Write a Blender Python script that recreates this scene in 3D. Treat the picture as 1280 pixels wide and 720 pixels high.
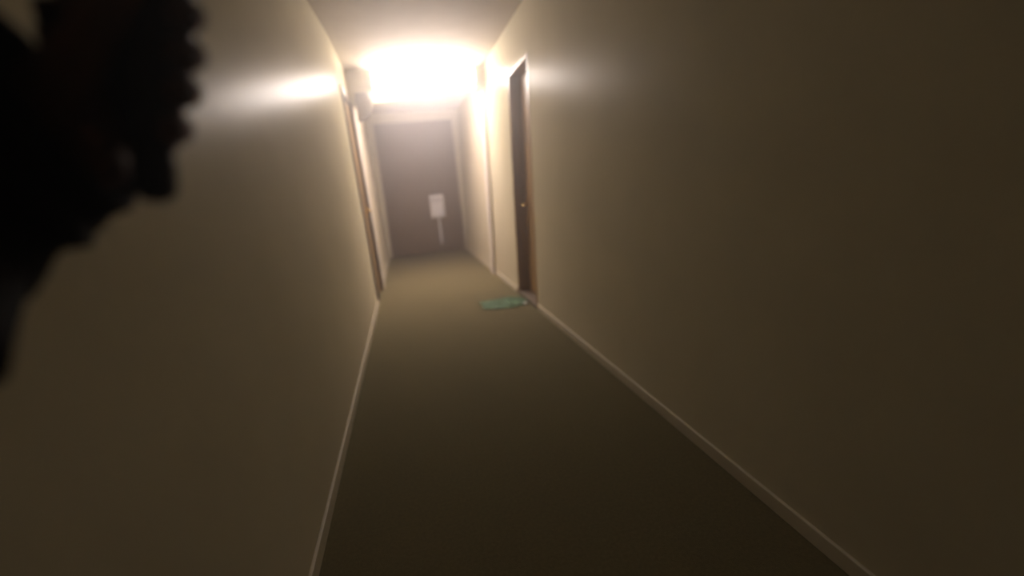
import bpy, bmesh, math, random
from mathutils import Vector, Matrix
for o in list(bpy.data.objects): bpy.data.objects.remove(o)
S = bpy.context.scene
COL = S.collection
random.seed(4)

# ------------------------------------------------------------------ camera
CAM = Vector((0, 0, 1.05))
FWD = Vector((0.19902, 0.95630, -0.21421)).normalized()
RGT = Vector((0.97057, -0.22259, -0.09192)).normalized()
UPV = RGT.cross(FWD).normalized()
FPX = 580.0
cd = bpy.data.cameras.new('camera'); cam = bpy.data.objects.new('camera', cd); COL.objects.link(cam)
m = Matrix.Identity(4)
for i in range(3):
    m[i][0] = RGT[i]; m[i][1] = UPV[i]; m[i][2] = -FWD[i]; m[i][3] = CAM[i]
cam.matrix_world = m
cd.sensor_width = 36; cd.lens = FPX / 1280 * 36; cd.clip_start = 0.02
cd.dof.use_dof = True; cd.dof.focus_distance = 1.3; cd.dof.aperture_fstop = 0.9
S.camera = cam

# ------------------------------------------------------------------ world, exposure
w = bpy.data.worlds.new('world'); S.world = w; w.use_nodes = True
w.node_tree.nodes['Background'].inputs[0].default_value = (0.02, 0.018, 0.015, 1)
w.node_tree.nodes['Background'].inputs[1].default_value = 0.0
S.view_settings.view_transform = 'Standard'; S.view_settings.look = 'None'
S.view_settings.gamma = 1; S.view_settings.use_curve_mapping = False
S.view_settings.exposure = 0.12
LAMP_A = 68.0       # ceiling light before the lintel
LAMP_B = 82.0        # ceiling light beyond the lintel
LAMP_COL = (1.0, 0.86, 0.79)
HAZE = 0.07

# ------------------------------------------------------------------ materials
def mat(name, c1, c2=None, rough=0.6, scale=8, bump=0.0, bscale=60, spec=0.5, metal=0, stretch=(1, 1, 1), coat=0):
    mt = bpy.data.materials.new(name); mt.use_nodes = True
    nt = mt.node_tree; b = nt.nodes['Principled BSDF']
    b.inputs['Roughness'].default_value = rough
    b.inputs['Metallic'].default_value = metal
    b.inputs['Specular IOR Level'].default_value = spec
    b.inputs['Coat Weight'].default_value = coat
    tc = nt.nodes.new('ShaderNodeTexCoord'); mp = nt.nodes.new('ShaderNodeMapping')
    mp.inputs['Scale'].default_value = stretch
    nt.links.new(tc.outputs['Object'], mp.inputs[0])
    n = nt.nodes.new('ShaderNodeTexNoise'); n.inputs['Scale'].default_value = scale; n.inputs['Detail'].default_value = 4
    nt.links.new(mp.outputs[0], n.inputs['Vector'])
    r = nt.nodes.new('ShaderNodeValToRGB')
    r.color_ramp.elements[0].color = (*c1, 1); r.color_ramp.elements[1].color = (*(c2 or c1), 1)
    r.color_ramp.elements[0].position = .35; r.color_ramp.elements[1].position = .65
    nt.links.new(n.outputs[0], r.inputs[0]); nt.links.new(r.outputs[0], b.inputs['Base Color'])
    if bump:
        n2 = nt.nodes.new('ShaderNodeTexNoise'); n2.inputs['Scale'].default_value = bscale
        nt.links.new(mp.outputs[0], n2.inputs['Vector'])
        bp = nt.nodes.new('ShaderNodeBump'); bp.inputs['Strength'].default_value = bump; bp.inputs['Distance'].default_value = .004
        nt.links.new(n2.outputs[0], bp.inputs['Height']); nt.links.new(bp.outputs[0], b.inputs['Normal'])
    return mt
def emis(name, col, k):
    mt = bpy.data.materials.new(name); mt.use_nodes = True
    b = mt.node_tree.nodes['Principled BSDF']
    b.inputs['Base Color'].default_value = (.8, .8, .78, 1)
    b.inputs['Emission Color'].default_value = (*col, 1); b.inputs['Emission Strength'].default_value = k
    return mt
M = dict(
    wall=mat('wall_paint', (.54, .488, .34), (.57, .515, .362), rough=.33, scale=3, bump=.06, bscale=45, spec=.006),
    ceiling=mat('ceiling_paint', (.46, .40, .30), (.49, .43, .33), rough=.8, scale=5, bump=.1, bscale=80, spec=.2),
    carpet=mat('carpet', (.118, .099, .046), (.152, .128, .062), rough=.95, scale=90, bump=.6, bscale=400, spec=.1),
    base=mat('baseboard_vinyl', (.56, .50, .36), (.53, .47, .34), rough=.6, scale=5),
    wood=mat('door_wood', (.27, .165, .055), (.34, .21, .075), rough=.4, scale=6, stretch=(6, 6, .6)),
    casing=mat('casing_wood', (.10, .075, .042), (.13, .095, .055), rough=.45, scale=6, stretch=(6, 6, .6)),
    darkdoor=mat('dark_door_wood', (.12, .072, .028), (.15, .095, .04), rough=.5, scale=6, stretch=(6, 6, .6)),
    trim=mat('white_trim', (.72, .66, .58), (.75, .69, .61), rough=.4),
    brass=mat('brass', (.85, .62, .22), rough=.22, metal=1),
    steel=mat('steel', (.6, .6, .58), rough=.3, metal=1),
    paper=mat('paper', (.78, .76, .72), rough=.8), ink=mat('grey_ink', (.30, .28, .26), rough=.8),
    boxgrey=mat('grey_plastic', (.20, .175, .15), rough=.6),
    green=mat('green_plastic_film', (.028, .09, .018), (.045, .115, .03), rough=.75, scale=14),
    scrap=mat('white_scrap', (.8, .8, .76), rough=.7),
    sleeve=mat('black_cloth', (.006, .006, .006), (.010, .010, .009), rough=.9, scale=30, bump=.4, bscale=200, spec=.1),
    skin=mat('deep_brown_skin', (.11, .056, .038), (.14, .07, .048), rough=.85, scale=12, bump=.1, bscale=120, spec=.1),
    nail=mat('nail', (.13, .07, .052), rough=.7, spec=.15),
    rubber=mat('black_metal', (.006, .006, .006), (.008, .008, .008), rough=.5, scale=20, spec=.25),
    glass=mat('lens_glass', (.05, .05, .055), rough=.1),
    lampA=emis('lamp_diffuser_near', LAMP_COL, LAMP_A), lampB=emis('lamp_diffuser_far', (1, .79, .80), LAMP_B),
    enamel=mat('white_enamel', (.7, .68, .64), rough=.4),
)

# ------------------------------------------------------------------ helpers
def at(px, py, depth):                      # a point seen at a pixel, `depth` metres ahead of the camera
    return CAM + FWD * depth + RGT * ((px - 640) / FPX * depth) - UPV * ((py - 360) / FPX * depth)
def add_box(bm, a, b, rot=None):
    a, b = Vector(a), Vector(b); c = (a + b) / 2; s = b - a
    mx = Matrix.Translation(c) @ (rot or Matrix.Identity(4)) @ Matrix.Diagonal((*s, 1))
    bmesh.ops.create_cube(bm, size=1, matrix=mx)
def add_tube(bm, pts, radii, seg=16, cap=True, sq=None):
    rings = []
    pts = [Vector(p) for p in pts]
    ref = None
    for i, p in enumerate(pts):
        t = (pts[min(i+1, len(pts)-1)] - pts[max(i-1, 0)])
        if t.length < 1e-9: t = Vector((0, 0, 1))
        t.normalize()
        if ref is None: ref = t.orthogonal().normalized()
        u = (ref - t * ref.dot(t)).normalized(); v = t.cross(u); ref = u
        r = radii[i] if hasattr(radii, '__len__') else radii
        rings.append([bm.verts.new(p + (u * math.cos(a) + v * math.sin(a)) * r) for a in [2*math.pi*k/seg for k in range(seg)]])
    for a, b in zip(rings, rings[1:]):
        for k in range(seg): bm.faces.new((a[k], a[(k+1) % seg], b[(k+1) % seg], b[k]))
    if cap:
        bm.faces.new(list(reversed(rings[0]))); bm.faces.new(rings[-1])
    return rings
def obj(name, bm, mt, parent=None, loc=None, bevel=0, smooth=False, kind=None):
    bmesh.ops.recalc_face_normals(bm, faces=bm.faces[:])
    me = bpy.data.meshes.new(name); bm.to_mesh(me); bm.free()
    me.materials.append(mt)
    if smooth:
        for p in me.polygons: p.use_smooth = True
    o = bpy.data.objects.new(name, me); COL.objects.link(o)
    if parent: o.parent = parent
    if loc: o.location = loc
    if bevel:
        md = o.modifiers.new('bevel', 'BEVEL'); md.width = bevel; md.segments = 2; md.limit_method = 'ANGLE'
    if kind: o['kind'] = kind
    return o
def boxes(name, lst, mt, parent=None, **k):
    bm = bmesh.new()
    for a, b in lst: add_box(bm, a, b)
    return obj(name, bm, mt, parent, **k)
def empty(name, loc, label=None, cat=None, group=None, kind=None):
    o = bpy.data.objects.new(name, None); COL.objects.link(o); o.location = loc; o.empty_display_size = .1
    tag(o, label, cat, group, kind); return o
def tag(o, label=None, cat=None, group=None, kind=None):
    if label: o['label'] = label
    if cat: o['category'] = cat
    if group: o['group'] = group
    if kind: o['kind'] = kind
    return o

# ------------------------------------------------------------------ shell
L, R, H = -.40, .985, 2.42
Y0, Y1 = -2.6, 8.45
LD = (4.85, 5.50, 2.04)      # left door: near, far, height
RD = (3.72, 4.42, 2.04)      # right door
T = .16
tag(boxes('floor', [((L-.35, Y0-.2, -.1), (R+.35, Y1+.2, 0))], M['carpet'], kind='structure'),
    'dark brown carpet running the length of the corridor', 'floor')
tag(boxes('ceiling', [((L-.35, Y0-.2, H), (R+.35, Y1+.2, H+.1))], M['ceiling'], kind='structure'),
    'dull beige painted ceiling around the bright light', 'ceiling')
def side_wall(name, xa, xb, D, label):
    n, f, z = D
    o = boxes(name, [((xa, Y0, 0), (xb, n, H)), ((xa, f, 0), (xb, Y1, H)), ((xa, n, z), (xb, f, H))], M['wall'], kind='structure')
    return tag(o, label, 'wall')
side_wall('wall_left', L-T, L, LD, 'beige semi-gloss wall on the left, close to the raised hand')
side_wall('wall_right', R, R+T, RD, 'beige semi-gloss wall filling the right side')
tag(boxes('wall_back', [((L-T, Y0-T, 0), (R+T, Y0, H))], M['wall'], kind='structure'), 'beige wall behind the viewer', 'wall')
EX0, EX1, EZ = -.34, .965, 2.26
tag(boxes('wall_front', [((L-T-.1, Y1, 0), (EX0, Y1+T, H)), ((EX1, Y1, 0), (R+T+.1, Y1+T, H)), ((EX0, Y1, EZ), (EX1, Y1+T, H))], M['wall'], kind='structure'),
    'dim beige end wall around the dark double door', 'wall')
# baseboards
BH, BT = .05, .012
tag(boxes('baseboard_left', [((L, Y0, 0), (L+BT, LD[0]-.06, BH)), ((L, LD[1]+.06, 0), (L+BT, 5.58, BH)), ((L, 5.78, 0), (L+BT, Y1, BH))], M['base'], kind='structure', bevel=.003),
    'pale baseboard along the foot of the left wall', 'baseboard')
tag(boxes('baseboard_right', [((R-BT, Y0, 0), (R, RD[0]-.02, BH)), ((R-BT, RD[1]+.02, 0), (R, 5.58, BH)), ((R-BT, 5.78, 0), (R, Y1, BH))], M['base'], kind='structure', bevel=.003),
    'pale baseboard along the foot of the right wall', 'baseboard')
# lintel and jambs across the corridor
bm = bmesh.new()
za, zb = 2.05, 2.17
vs = [(L-.05, za), (R+.09, zb), (R+.09, H), (L-.05, H)]
f0 = [bm.verts.new((x, 5.60, z)) for x, z in vs]; f1 = [bm.verts.new((x, 5.74, z)) for x, z in vs]
bm.faces.new(f0); bm.faces.new(f1)
for k in range(4): bm.faces.new((f0[k], f0[(k+1) % 4], f1[(k+1) % 4], f1[k]))
tr = tag(obj('trim_1', bm, M['wall'], kind='structure'), 'painted lintel across the corridor, glaring white behind the light', 'lintel')
boxes('jamb', [((L, 5.58, 0), (L+.03, 5.76, za))], M['trim'], tr, bevel=.004)
boxes('jamb', [((R-.04, 5.58, 0), (R, 5.76, zb))], M['trim'], tr, bevel=.004)

# ------------------------------------------------------------------ doors
def lever(parent, x, y, z, s, towards):
    """round rose and a lever; s = +1 sticks out to +x, towards = direction of the lever along y"""
    bm = bmesh.new()
    add_tube(bm, [(x, y, z), (x+s*.01, y, z)], .026, 20)
    h = obj('handle', bm, M['brass'], parent, smooth=False)
    tag(h, 'brass lever handle')
    bm = bmesh.new()
    add_tube(bm, [(x+s*.008, y, z), (x+s*.045, y, z), (x+s*.055, y+towards*.012, z), (x+s*.055, y+towards*.115, z-.006)], [.010, .010, .010, .008], 12)
    obj('lever', bm, M['brass'], h, smooth=True)
# left door, seen nearly edge-on
d = empty('door_1', (0, 0, 0), 'brown door and casing in the left wall, seen almost edge-on', 'door', kind='structure')
n, f, z = LD
boxes('casing', [((L-.02, n-.06, 0), (L+.018, n, z+.06))], M['casing'], d, bevel=.003)
boxes('casing', [((L-.02, f, 0), (L+.018, f+.06, z+.06))], M['casing'], d, bevel=.003)
boxes('casing', [((L-.02, n, z), (L+.018, f, z+.06))], M['casing'], d, bevel=.003)
boxes('door_leaf', [((L-.06, n, .012), (L-.012, f, z))], M['wood'], d, bevel=.002)
lever(d, L-.012, f-.07, .93, 1, -1)
for zz in (.25, 1.02, 1.8):
    bm = bmesh.new(); add_tube(bm, [(L-.008, n+.004, zz-.045), (L-.008, n+.004, zz+.045)], .007, 10); obj('hinge', bm, M['brass'], d)
# right door, recessed, its dark leaf and jamb read as a brown strip
d = empty('door_2', (0, 0, 0), 'dark brown wooden door set back in the right wall', 'door', kind='structure')
n, f, z = RD
X = R + .10
boxes('door_leaf', [((X, n, .03), (X+.045, f, z-.03))], M['wood'], d, bevel=.002)
boxes('door_frame', [((R-.004, f-.03, 0), (X, f+.001, z))], M['wood'], d, bevel=.002)
boxes('door_frame', [((R-.004, n-.001, 0), (X, n+.03, z))], M['wood'], d, bevel=.002)
boxes('door_frame', [((R-.004, n+.03, z-.03), (X, f-.03, z))], M['wood'], d, bevel=.002)
boxes('threshold', [((R-.01, n+.03, 0), (X+.02, f-.03, .03))], M['casing'], d, bevel=.004)
lever(d, X, f-.11, .87, -1, -1)
for zz in (.25, 1.02, 1.8):
    bm = bmesh.new(); add_tube(bm, [(X-.006, n+.034, zz-.045), (X-.006, n+.034, zz+.045)], .007, 10); obj('hinge', bm, M['brass'], d)
# far double door
d = empty('door_3', (0, 0, 0), 'dark double door closing the far end of the corridor', 'door', kind='structure')
xm = .55
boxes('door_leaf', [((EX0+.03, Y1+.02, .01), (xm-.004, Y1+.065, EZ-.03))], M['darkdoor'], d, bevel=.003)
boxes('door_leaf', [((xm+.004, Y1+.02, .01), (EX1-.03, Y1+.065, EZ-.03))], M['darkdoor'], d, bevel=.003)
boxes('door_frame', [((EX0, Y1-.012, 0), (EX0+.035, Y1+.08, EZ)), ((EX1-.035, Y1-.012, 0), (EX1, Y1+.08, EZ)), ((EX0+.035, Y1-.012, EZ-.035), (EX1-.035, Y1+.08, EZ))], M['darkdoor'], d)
tag(boxes('astragal', [((xm-.012, Y1+.010, .02), (xm+.012, Y1+.022, EZ-.04))], M['casing'], d, bevel=.002), 'thin paler strip between the leaves')
# paper sign taped on the far door
s = empty('paper_sign', (xm, Y1, .64), 'white paper sheet taped on the dark double door at the end', 'sign')
bm = bmesh.new()
N = 8
g = [[bm.verts.new((-.125+.25*i/N, -.004-.006*math.sin(3.1*i/N)-.004*math.sin(5*j/N), -.02+.40*j/N)) for i in range(N+1)] for j in range(N+1)]
for j in range(N):
    for i in range(N): bm.faces.new((g[j][i], g[j][i+1], g[j+1][i+1], g[j+1][i]))
o = obj('sheet', bm, M['paper'], s, smooth=True)
md = o.modifiers.new('t', 'SOLIDIFY'); md.thickness = .001
bm = bmesh.new()
for cx in (-.055, .045):
    add_tube(bm, [(cx-.03, -.0155, .24), (cx-.03, -.0155, .30), (cx-.015, -.0155, .325), (cx+.01, -.0155, .325), (cx+.025, -.0155, .30), (cx+.025, -.0155, .24)], .010, 6)
tag(obj('printed_marks', bm, M['ink'], s), 'two blurred grey arch-shaped marks')

tag(boxes('pale_strip', [((-.014, -.010, -.50), (.014, -.006, -.015))], M['paper'], s, bevel=.001), 'narrow pale strip below the sheet')  # pale strip added under the sheet, over the joint of the leaves
# ------------------------------------------------------------------ ceiling lights
def wrap_light(name, x0, x1, yc, zc, wdt, drop, dm, label, cat, wall=False):
    t = empty(name, ((x0+x1)/2, yc, zc), label, cat)
    if wall: t.rotation_euler = (-math.pi/2, 0, 0)
    hx = (x1-x0)/2
    boxes('base_plate', [((-hx, -wdt/2, -.022), (hx, wdt/2, 0))], M['enamel'], t, bevel=.003)
    bm = bmesh.new(); K = 14; rings = []
    for xx in (-hx+.012, hx-.012):
        ring = []
        for k in range(K+1):
            a = math.pi*k/K
            ring.append(bm.verts.new((xx, -math.cos(a)*(wdt/2-.006), -.022-math.sin(a)**.6*(drop-.022))))
        rings.append(ring)
    for k in range(K): bm.faces.new((rings[0][k], rings[0][k+1], rings[1][k+1], rings[1][k]))
    for r in rings: bm.faces.new(r)
    tag(obj('diffuser', bm, dm, t, smooth=False), 'glowing white diffuser')
    for sx in (-1, 1):
        bm = bmesh.new(); vv = []
        for xx in (sx*(hx-.012), sx*hx):
            vv.append([bm.verts.new((xx, -math.cos(math.pi*k/K)*(wdt/2), -.02-math.sin(math.pi*k/K)**.6*(drop-.018))) for k in range(K+1)])
        for k in range(K): bm.faces.new((vv[0][k], vv[0][k+1], vv[1][k+1], vv[1][k]))
        for r in vv: bm.faces.new(r)
        bm.faces.new((vv[0][0], vv[0][-1], vv[1][-1], vv[1][0]))
        obj('end_cap', bm, M['enamel'], t)
    return t
wrap_light('wall_light', -.17, .95, 5.60, 2.295, .17, .13, M['lampA'], 'glaring white long light mounted on the face of the corridor lintel', 'wall light', True)
wrap_light('ceiling_light', -.10, .75, 6.12, H, .30, .085, M['lampB'], 'ceiling light tucked behind the corridor lintel', 'ceiling light')

# small rounded box in the top left corner of the opening
t = empty('alarm_box', (L+.03, 5.60, 1.88), 'small pale grey rounded box high beside the left end of the lintel', 'alarm box')
bm = bmesh.new()
prof = [(0, .30), (.13, .30), (.17, .22), (.17, .13), (.13, .05), (.07, .01), (0, 0)]
a = [bm.verts.new((x, -.055, z)) for x, z in prof]; b = [bm.verts.new((x, -.001, z)) for x, z in prof]
bm.faces.new(a); bm.faces.new(b)
for k in range(len(prof)): bm.faces.new((a[k], a[(k+1) % 7], b[(k+1) % 7], b[k]))
obj('housing', bm, M['boxgrey'], t, bevel=.008)
bm = bmesh.new(); add_tube(bm, [(.085, -.055, .17), (.085, -.064, .17)], .035, 20); obj('grille', bm, M['boxgrey'], t)

# ------------------------------------------------------------------ green film and scrap on the floor
bm = bmesh.new(); N = 26
from mathutils import noise
g = []
for j in range(N+1):
    row = []
    for i in range(N+1):
        u, v = i/N*2-1, j/N*2-1
        rr = 1 + .25*noise.noise(Vector((u*2, v*2, 3)))
        x = u*.21*rr; y = v*.19*rr*(1-.35*u*u)
        zz = .006 + .035*abs(noise.noise(Vector((u*3.1, v*3.1, 7)))) + .02*abs(noise.noise(Vector((u*8, v*8, 1))))
        zz *= max(.15, 1-.6*max(abs(u), abs(v))**4)
        row.append(bm.verts.new((x, y, zz)))
    g.append(row)
for j in range(N):
    for i in range(N): bm.faces.new((g[j][i], g[j][i+1], g[j+1][i+1], g[j+1][i]))
o = tag(obj('plastic_bag', bm, M['green'], loc=(.765, 4.08, 0), smooth=True), 'crumpled green plastic bag flat on the carpet by the right door', 'bag')
md = o.modifiers.new('t', 'SOLIDIFY'); md.thickness = .002
bm = bmesh.new(); bmesh.ops.create_icosphere(bm, subdivisions=2, radius=.022)
for v in bm.verts: v.co *= 1 + .5*noise.noise(v.co*90); v.co.z *= .6
bmesh.ops.translate(bm, verts=bm.verts, vec=(0, 0, .010))
tag(obj('paper_scrap', bm, M['scrap'], loc=(.93, 3.95, 0)), 'tiny white scrap at the foot of the right door', 'scrap')

# ------------------------------------------------------------------ flashlight held in the hand
dz = .33
pa, pb = at(194, 252, dz), at(184, -55, dz)
ax = (pb-pa).normalized(); Lf = (pb-pa).length
t = empty('flashlight', pa, 'black flashlight held upright in the hand at upper left', 'flashlight')
q = Vector((0, 0, 1)).rotation_difference(ax); t.rotation_mode = 'QUATERNION'; t.rotation_quaternion = q
def lathe(name, prof, mt, par, seg=28, cap=True):
    bm = bmesh.new(); add_tube(bm, [(0, 0, z) for z, r in prof], [r for z, r in prof], seg, cap)
    return obj(name, bm, mt, par, smooth=False)
lathe('barrel', [(.004, .0115), (.006, .0135), (.030, .0138), (.032, .0125), (.036, .0125), (.038, .0145), (.060, .0175), (.085, .0235), (.105, .027), (Lf-.004, .028), (Lf, .0265)], M['rubber'], t)
lathe('tail_switch', [(0, .006), (.001, .0085), (.005, .009)], M['rubber'], t)
lathe('lens', [(Lf-.002, .024), (Lf+.001, .023)], M['glass'], t)
for k in range(3):
    zz = .012+.006*k
    lathe('grip_ring', [(zz-.0012, .0136), (zz-.0006, .0146), (zz+.0006, .0146), (zz+.0012, .0136)], M['rubber'], t)

# ------------------------------------------------------------------ forearm and hand of the person
per = empty('person', at(-150, 330, .20), 'forearm in black sleeve and shaded bare hand gripping a black flashlight', 'person')
bpy.context.view_layer.update()
inv = per.matrix_world.inverted() if False else Matrix.Translation(-per.location)
V = []; E_ = []; RAD = []
def vtx(p, r, prev=None):
    V.append(tuple(inv @ Vector(p))); RAD.append(r)
    if prev is not None: E_.append((prev, len(V)-1))
    return len(V)-1
i0 = vtx(at(-260, 330, .24), .042)
i1 = vtx(at(-120, 250, .28), .038, i0)
i2 = vtx(at(-10, 200, .31), .032, i1)
wr = vtx(at(48, 165, .315), .030, i2)          # wrist
# four hand bones fan out from the wrist, the fingers pass behind the barrel and show at its right edge
ks = []
for k, (ky, kx) in enumerate([(8, 122), (56, 128), (103, 130), (150, 140)]):
    r = [.0122, .0126, .0122, .0112][k]
    ma = vtx(at(82, 165+(ky-120)*.62, .318), .026, wr)
    kn = vtx(at(kx, ky, .338), .023 if k < 2 else .028, ma)
    dx = [0, 0, -4, -13][k]
    b = vtx(at(kx+58, ky+4, .374), r*1.2, kn)
    c = vtx(at(226+dx, ky+8, .366), r*1.05, b)
    c2 = vtx(at(236+dx, ky+11, .340), r*1.08, c)
    e = vtx(at(228+dx, ky+13, .308), r*.95, c2)
    ks.append((kn, b, c2, e))
he0 = vtx(at(84, 212, .312), .026, wr)          # heel of the hand
he = vtx(at(157, 190, .322), .031, he0)
t0 = vtx(at(84, 95, .300), .026, wr)
t1 = vtx(at(116, 40, .288), .0135, t0)
t2 = vtx(at(142, -5, .284), .012, t1)
t3 = vtx(at(170, -35, .285), .0095, t2)
me = bpy.data.meshes.new('forearm_and_hand'); me.from_pydata(V, E_, []); me.materials.append(M['skin'])
o = bpy.data.objects.new('forearm_and_hand', me); COL.objects.link(o); o.parent = per
sk = o.modifiers.new('skin', 'SKIN'); sk.use_smooth_shade = True; sk.branch_smoothing = .3
for v, r in zip(me.skin_vertices[0].data, RAD): v.radius = (r, r); v.use_root = False
me.skin_vertices[0].data[0].use_root = True
sb = o.modifiers.new('sub', 'SUBSURF'); sb.levels = 2; sb.render_levels = 2
# nails on the fingertips
for k, (kn, b, c, e) in enumerate(ks):
    p = Vector(V[e]); 
    dr = (Vector(V[e])-Vector(V[c])).normalized()
    out = (RGT*.9 - FWD*.3); out = (out - dr*dr.dot(out)).normalized()
    bm = bmesh.new(); bmesh.ops.create_uvsphere(bm, u_segments=10, v_segments=6, radius=1)
    mx = Matrix.Translation(p + out*RAD[e]*.70) @ Vector((0, 0, 1)).rotation_difference(out).to_matrix().to_4x4() @ Matrix.Diagonal((.0045, .0055, .0012, 1))
    bmesh.ops.transform(bm, matrix=mx, verts=bm.verts)
    obj('fingernail', bm, M['nail'], per, smooth=True)
# sleeve: wide cloth tube with folds, ending in a cuff at the wrist
def sleeve():
    ctrl = [(at(-330, 400, .22), .092), (at(-190, 272, .26), .083), (at(-90, 208, .285), .077), (at(-20, 176, .30), .080), (at(30, 158, .308), .074), (at(56, 150, .312), .067)]
    bm = bmesh.new(); seg = 40; pts = []; n = 60
    for i in range(n+1):
        s = i/n*(len(ctrl)-1); k = min(int(s), len(ctrl)-2); fr = s-k
        pts.append((ctrl[k][0].lerp(ctrl[k+1][0], fr), ctrl[k][1]*(1-fr)+ctrl[k+1][1]*fr))
    rings = add_tube(bm, [inv @ p for p, r in pts], [r for p, r in pts], seg, cap=False)
    for i, ring in enumerate(rings):
        c = inv @ pts[i][0]
        for k, v in enumerate(ring):
            a = 2*math.pi*k/seg
            fo = (1-i/n*.8)*.022*math.sin(i*.35+2.2*math.sin(a))+(1-i/n*.8)*.05*noise.noise(Vector((math.cos(a)*1.5, math.sin(a)*1.5, i*.12)))
            v.co = c + (v.co-c)*(1+fo)
    return bm
sl = obj('sleeve', sleeve(), M['sleeve'], per, smooth=True)
md = sl.modifiers.new('t', 'SOLIDIFY'); md.thickness = .003; md.offset = -1
tag(sl, 'loose black jacket sleeve')
bm = bmesh.new(); e0, e1 = inv @ at(30, 158, .308), inv @ at(56, 150, .312)
cax = (e1-e0).normalized(); c0, c1 = e1-cax*.012, e1+cax*.014
add_tube(bm, [c0, c0.lerp(c1, .15), c0.lerp(c1, .85), c1], [.068, .071, .070, .067], 40, cap=False)
cu = obj('cuff', bm, M['sleeve'], sl, smooth=True)
md = cu.modifiers.new('t', 'SOLIDIFY'); md.thickness = .004; md.offset = -1

# ------------------------------------------------------------------ side walls leaned out, shaped to slope the lamp's reflection streaks
def lean(o, side):
    me = o.data; bm = bmesh.new(); bm.from_mesh(me)
    if o.name.startswith('wall'):
        y = Y0+.1
        while y < Y1:
            bmesh.ops.bisect_plane(bm, geom=bm.verts[:]+bm.edges[:]+bm.faces[:], plane_co=(0, y, 0), plane_no=(0, 1, 0)); y += .1
    for v in bm.verts:
        y, z = v.co.y, v.co.z
        k = .04 if side > 0 else .018+.05*min(1, max(0, (4.4-y)/3.0))
        v.co.x += side*k*z
    bm.to_mesh(me); bm.free()
    if o.name.startswith('wall'):
        for p in me.polygons: p.use_smooth = True
        me.set_sharp_from_angle(angle=.5)
for o in list(COL.objects):
    if o.type != 'MESH': continue
    top = o
    while top.parent: top = top.parent
    if top.name in ('wall_left', 'door_1', 'baseboard_left'): lean(o, -1)
    if top.name in ('wall_right', 'door_2', 'baseboard_right'): lean(o, 1)
    if o.name.startswith('jamb'): lean(o, -1 if o.data.vertices[0].co.x < 0 else 1)

# ------------------------------------------------------------------ thin haze hanging in the corridor
if HAZE:
    hz = bpy.data.materials.new('haze'); hz.use_nodes = True; nt = hz.node_tree; nt.nodes.clear()
    out = nt.nodes.new('ShaderNodeOutputMaterial'); vs = nt.nodes.new('ShaderNodeVolumeScatter')
    vs.inputs['Color'].default_value = (1, .95, .92, 1); vs.inputs['Density'].default_value = HAZE; vs.inputs['Anisotropy'].default_value = .8
    nt.links.new(vs.outputs[0], out.inputs['Volume'])
    o = boxes('haze', [((L+.001, Y0+.01, .001), (R-.001, Y1-.02, H-.001))], hz, kind='stuff')
    tag(o, 'thin pale haze in the corridor air around the light', 'haze')
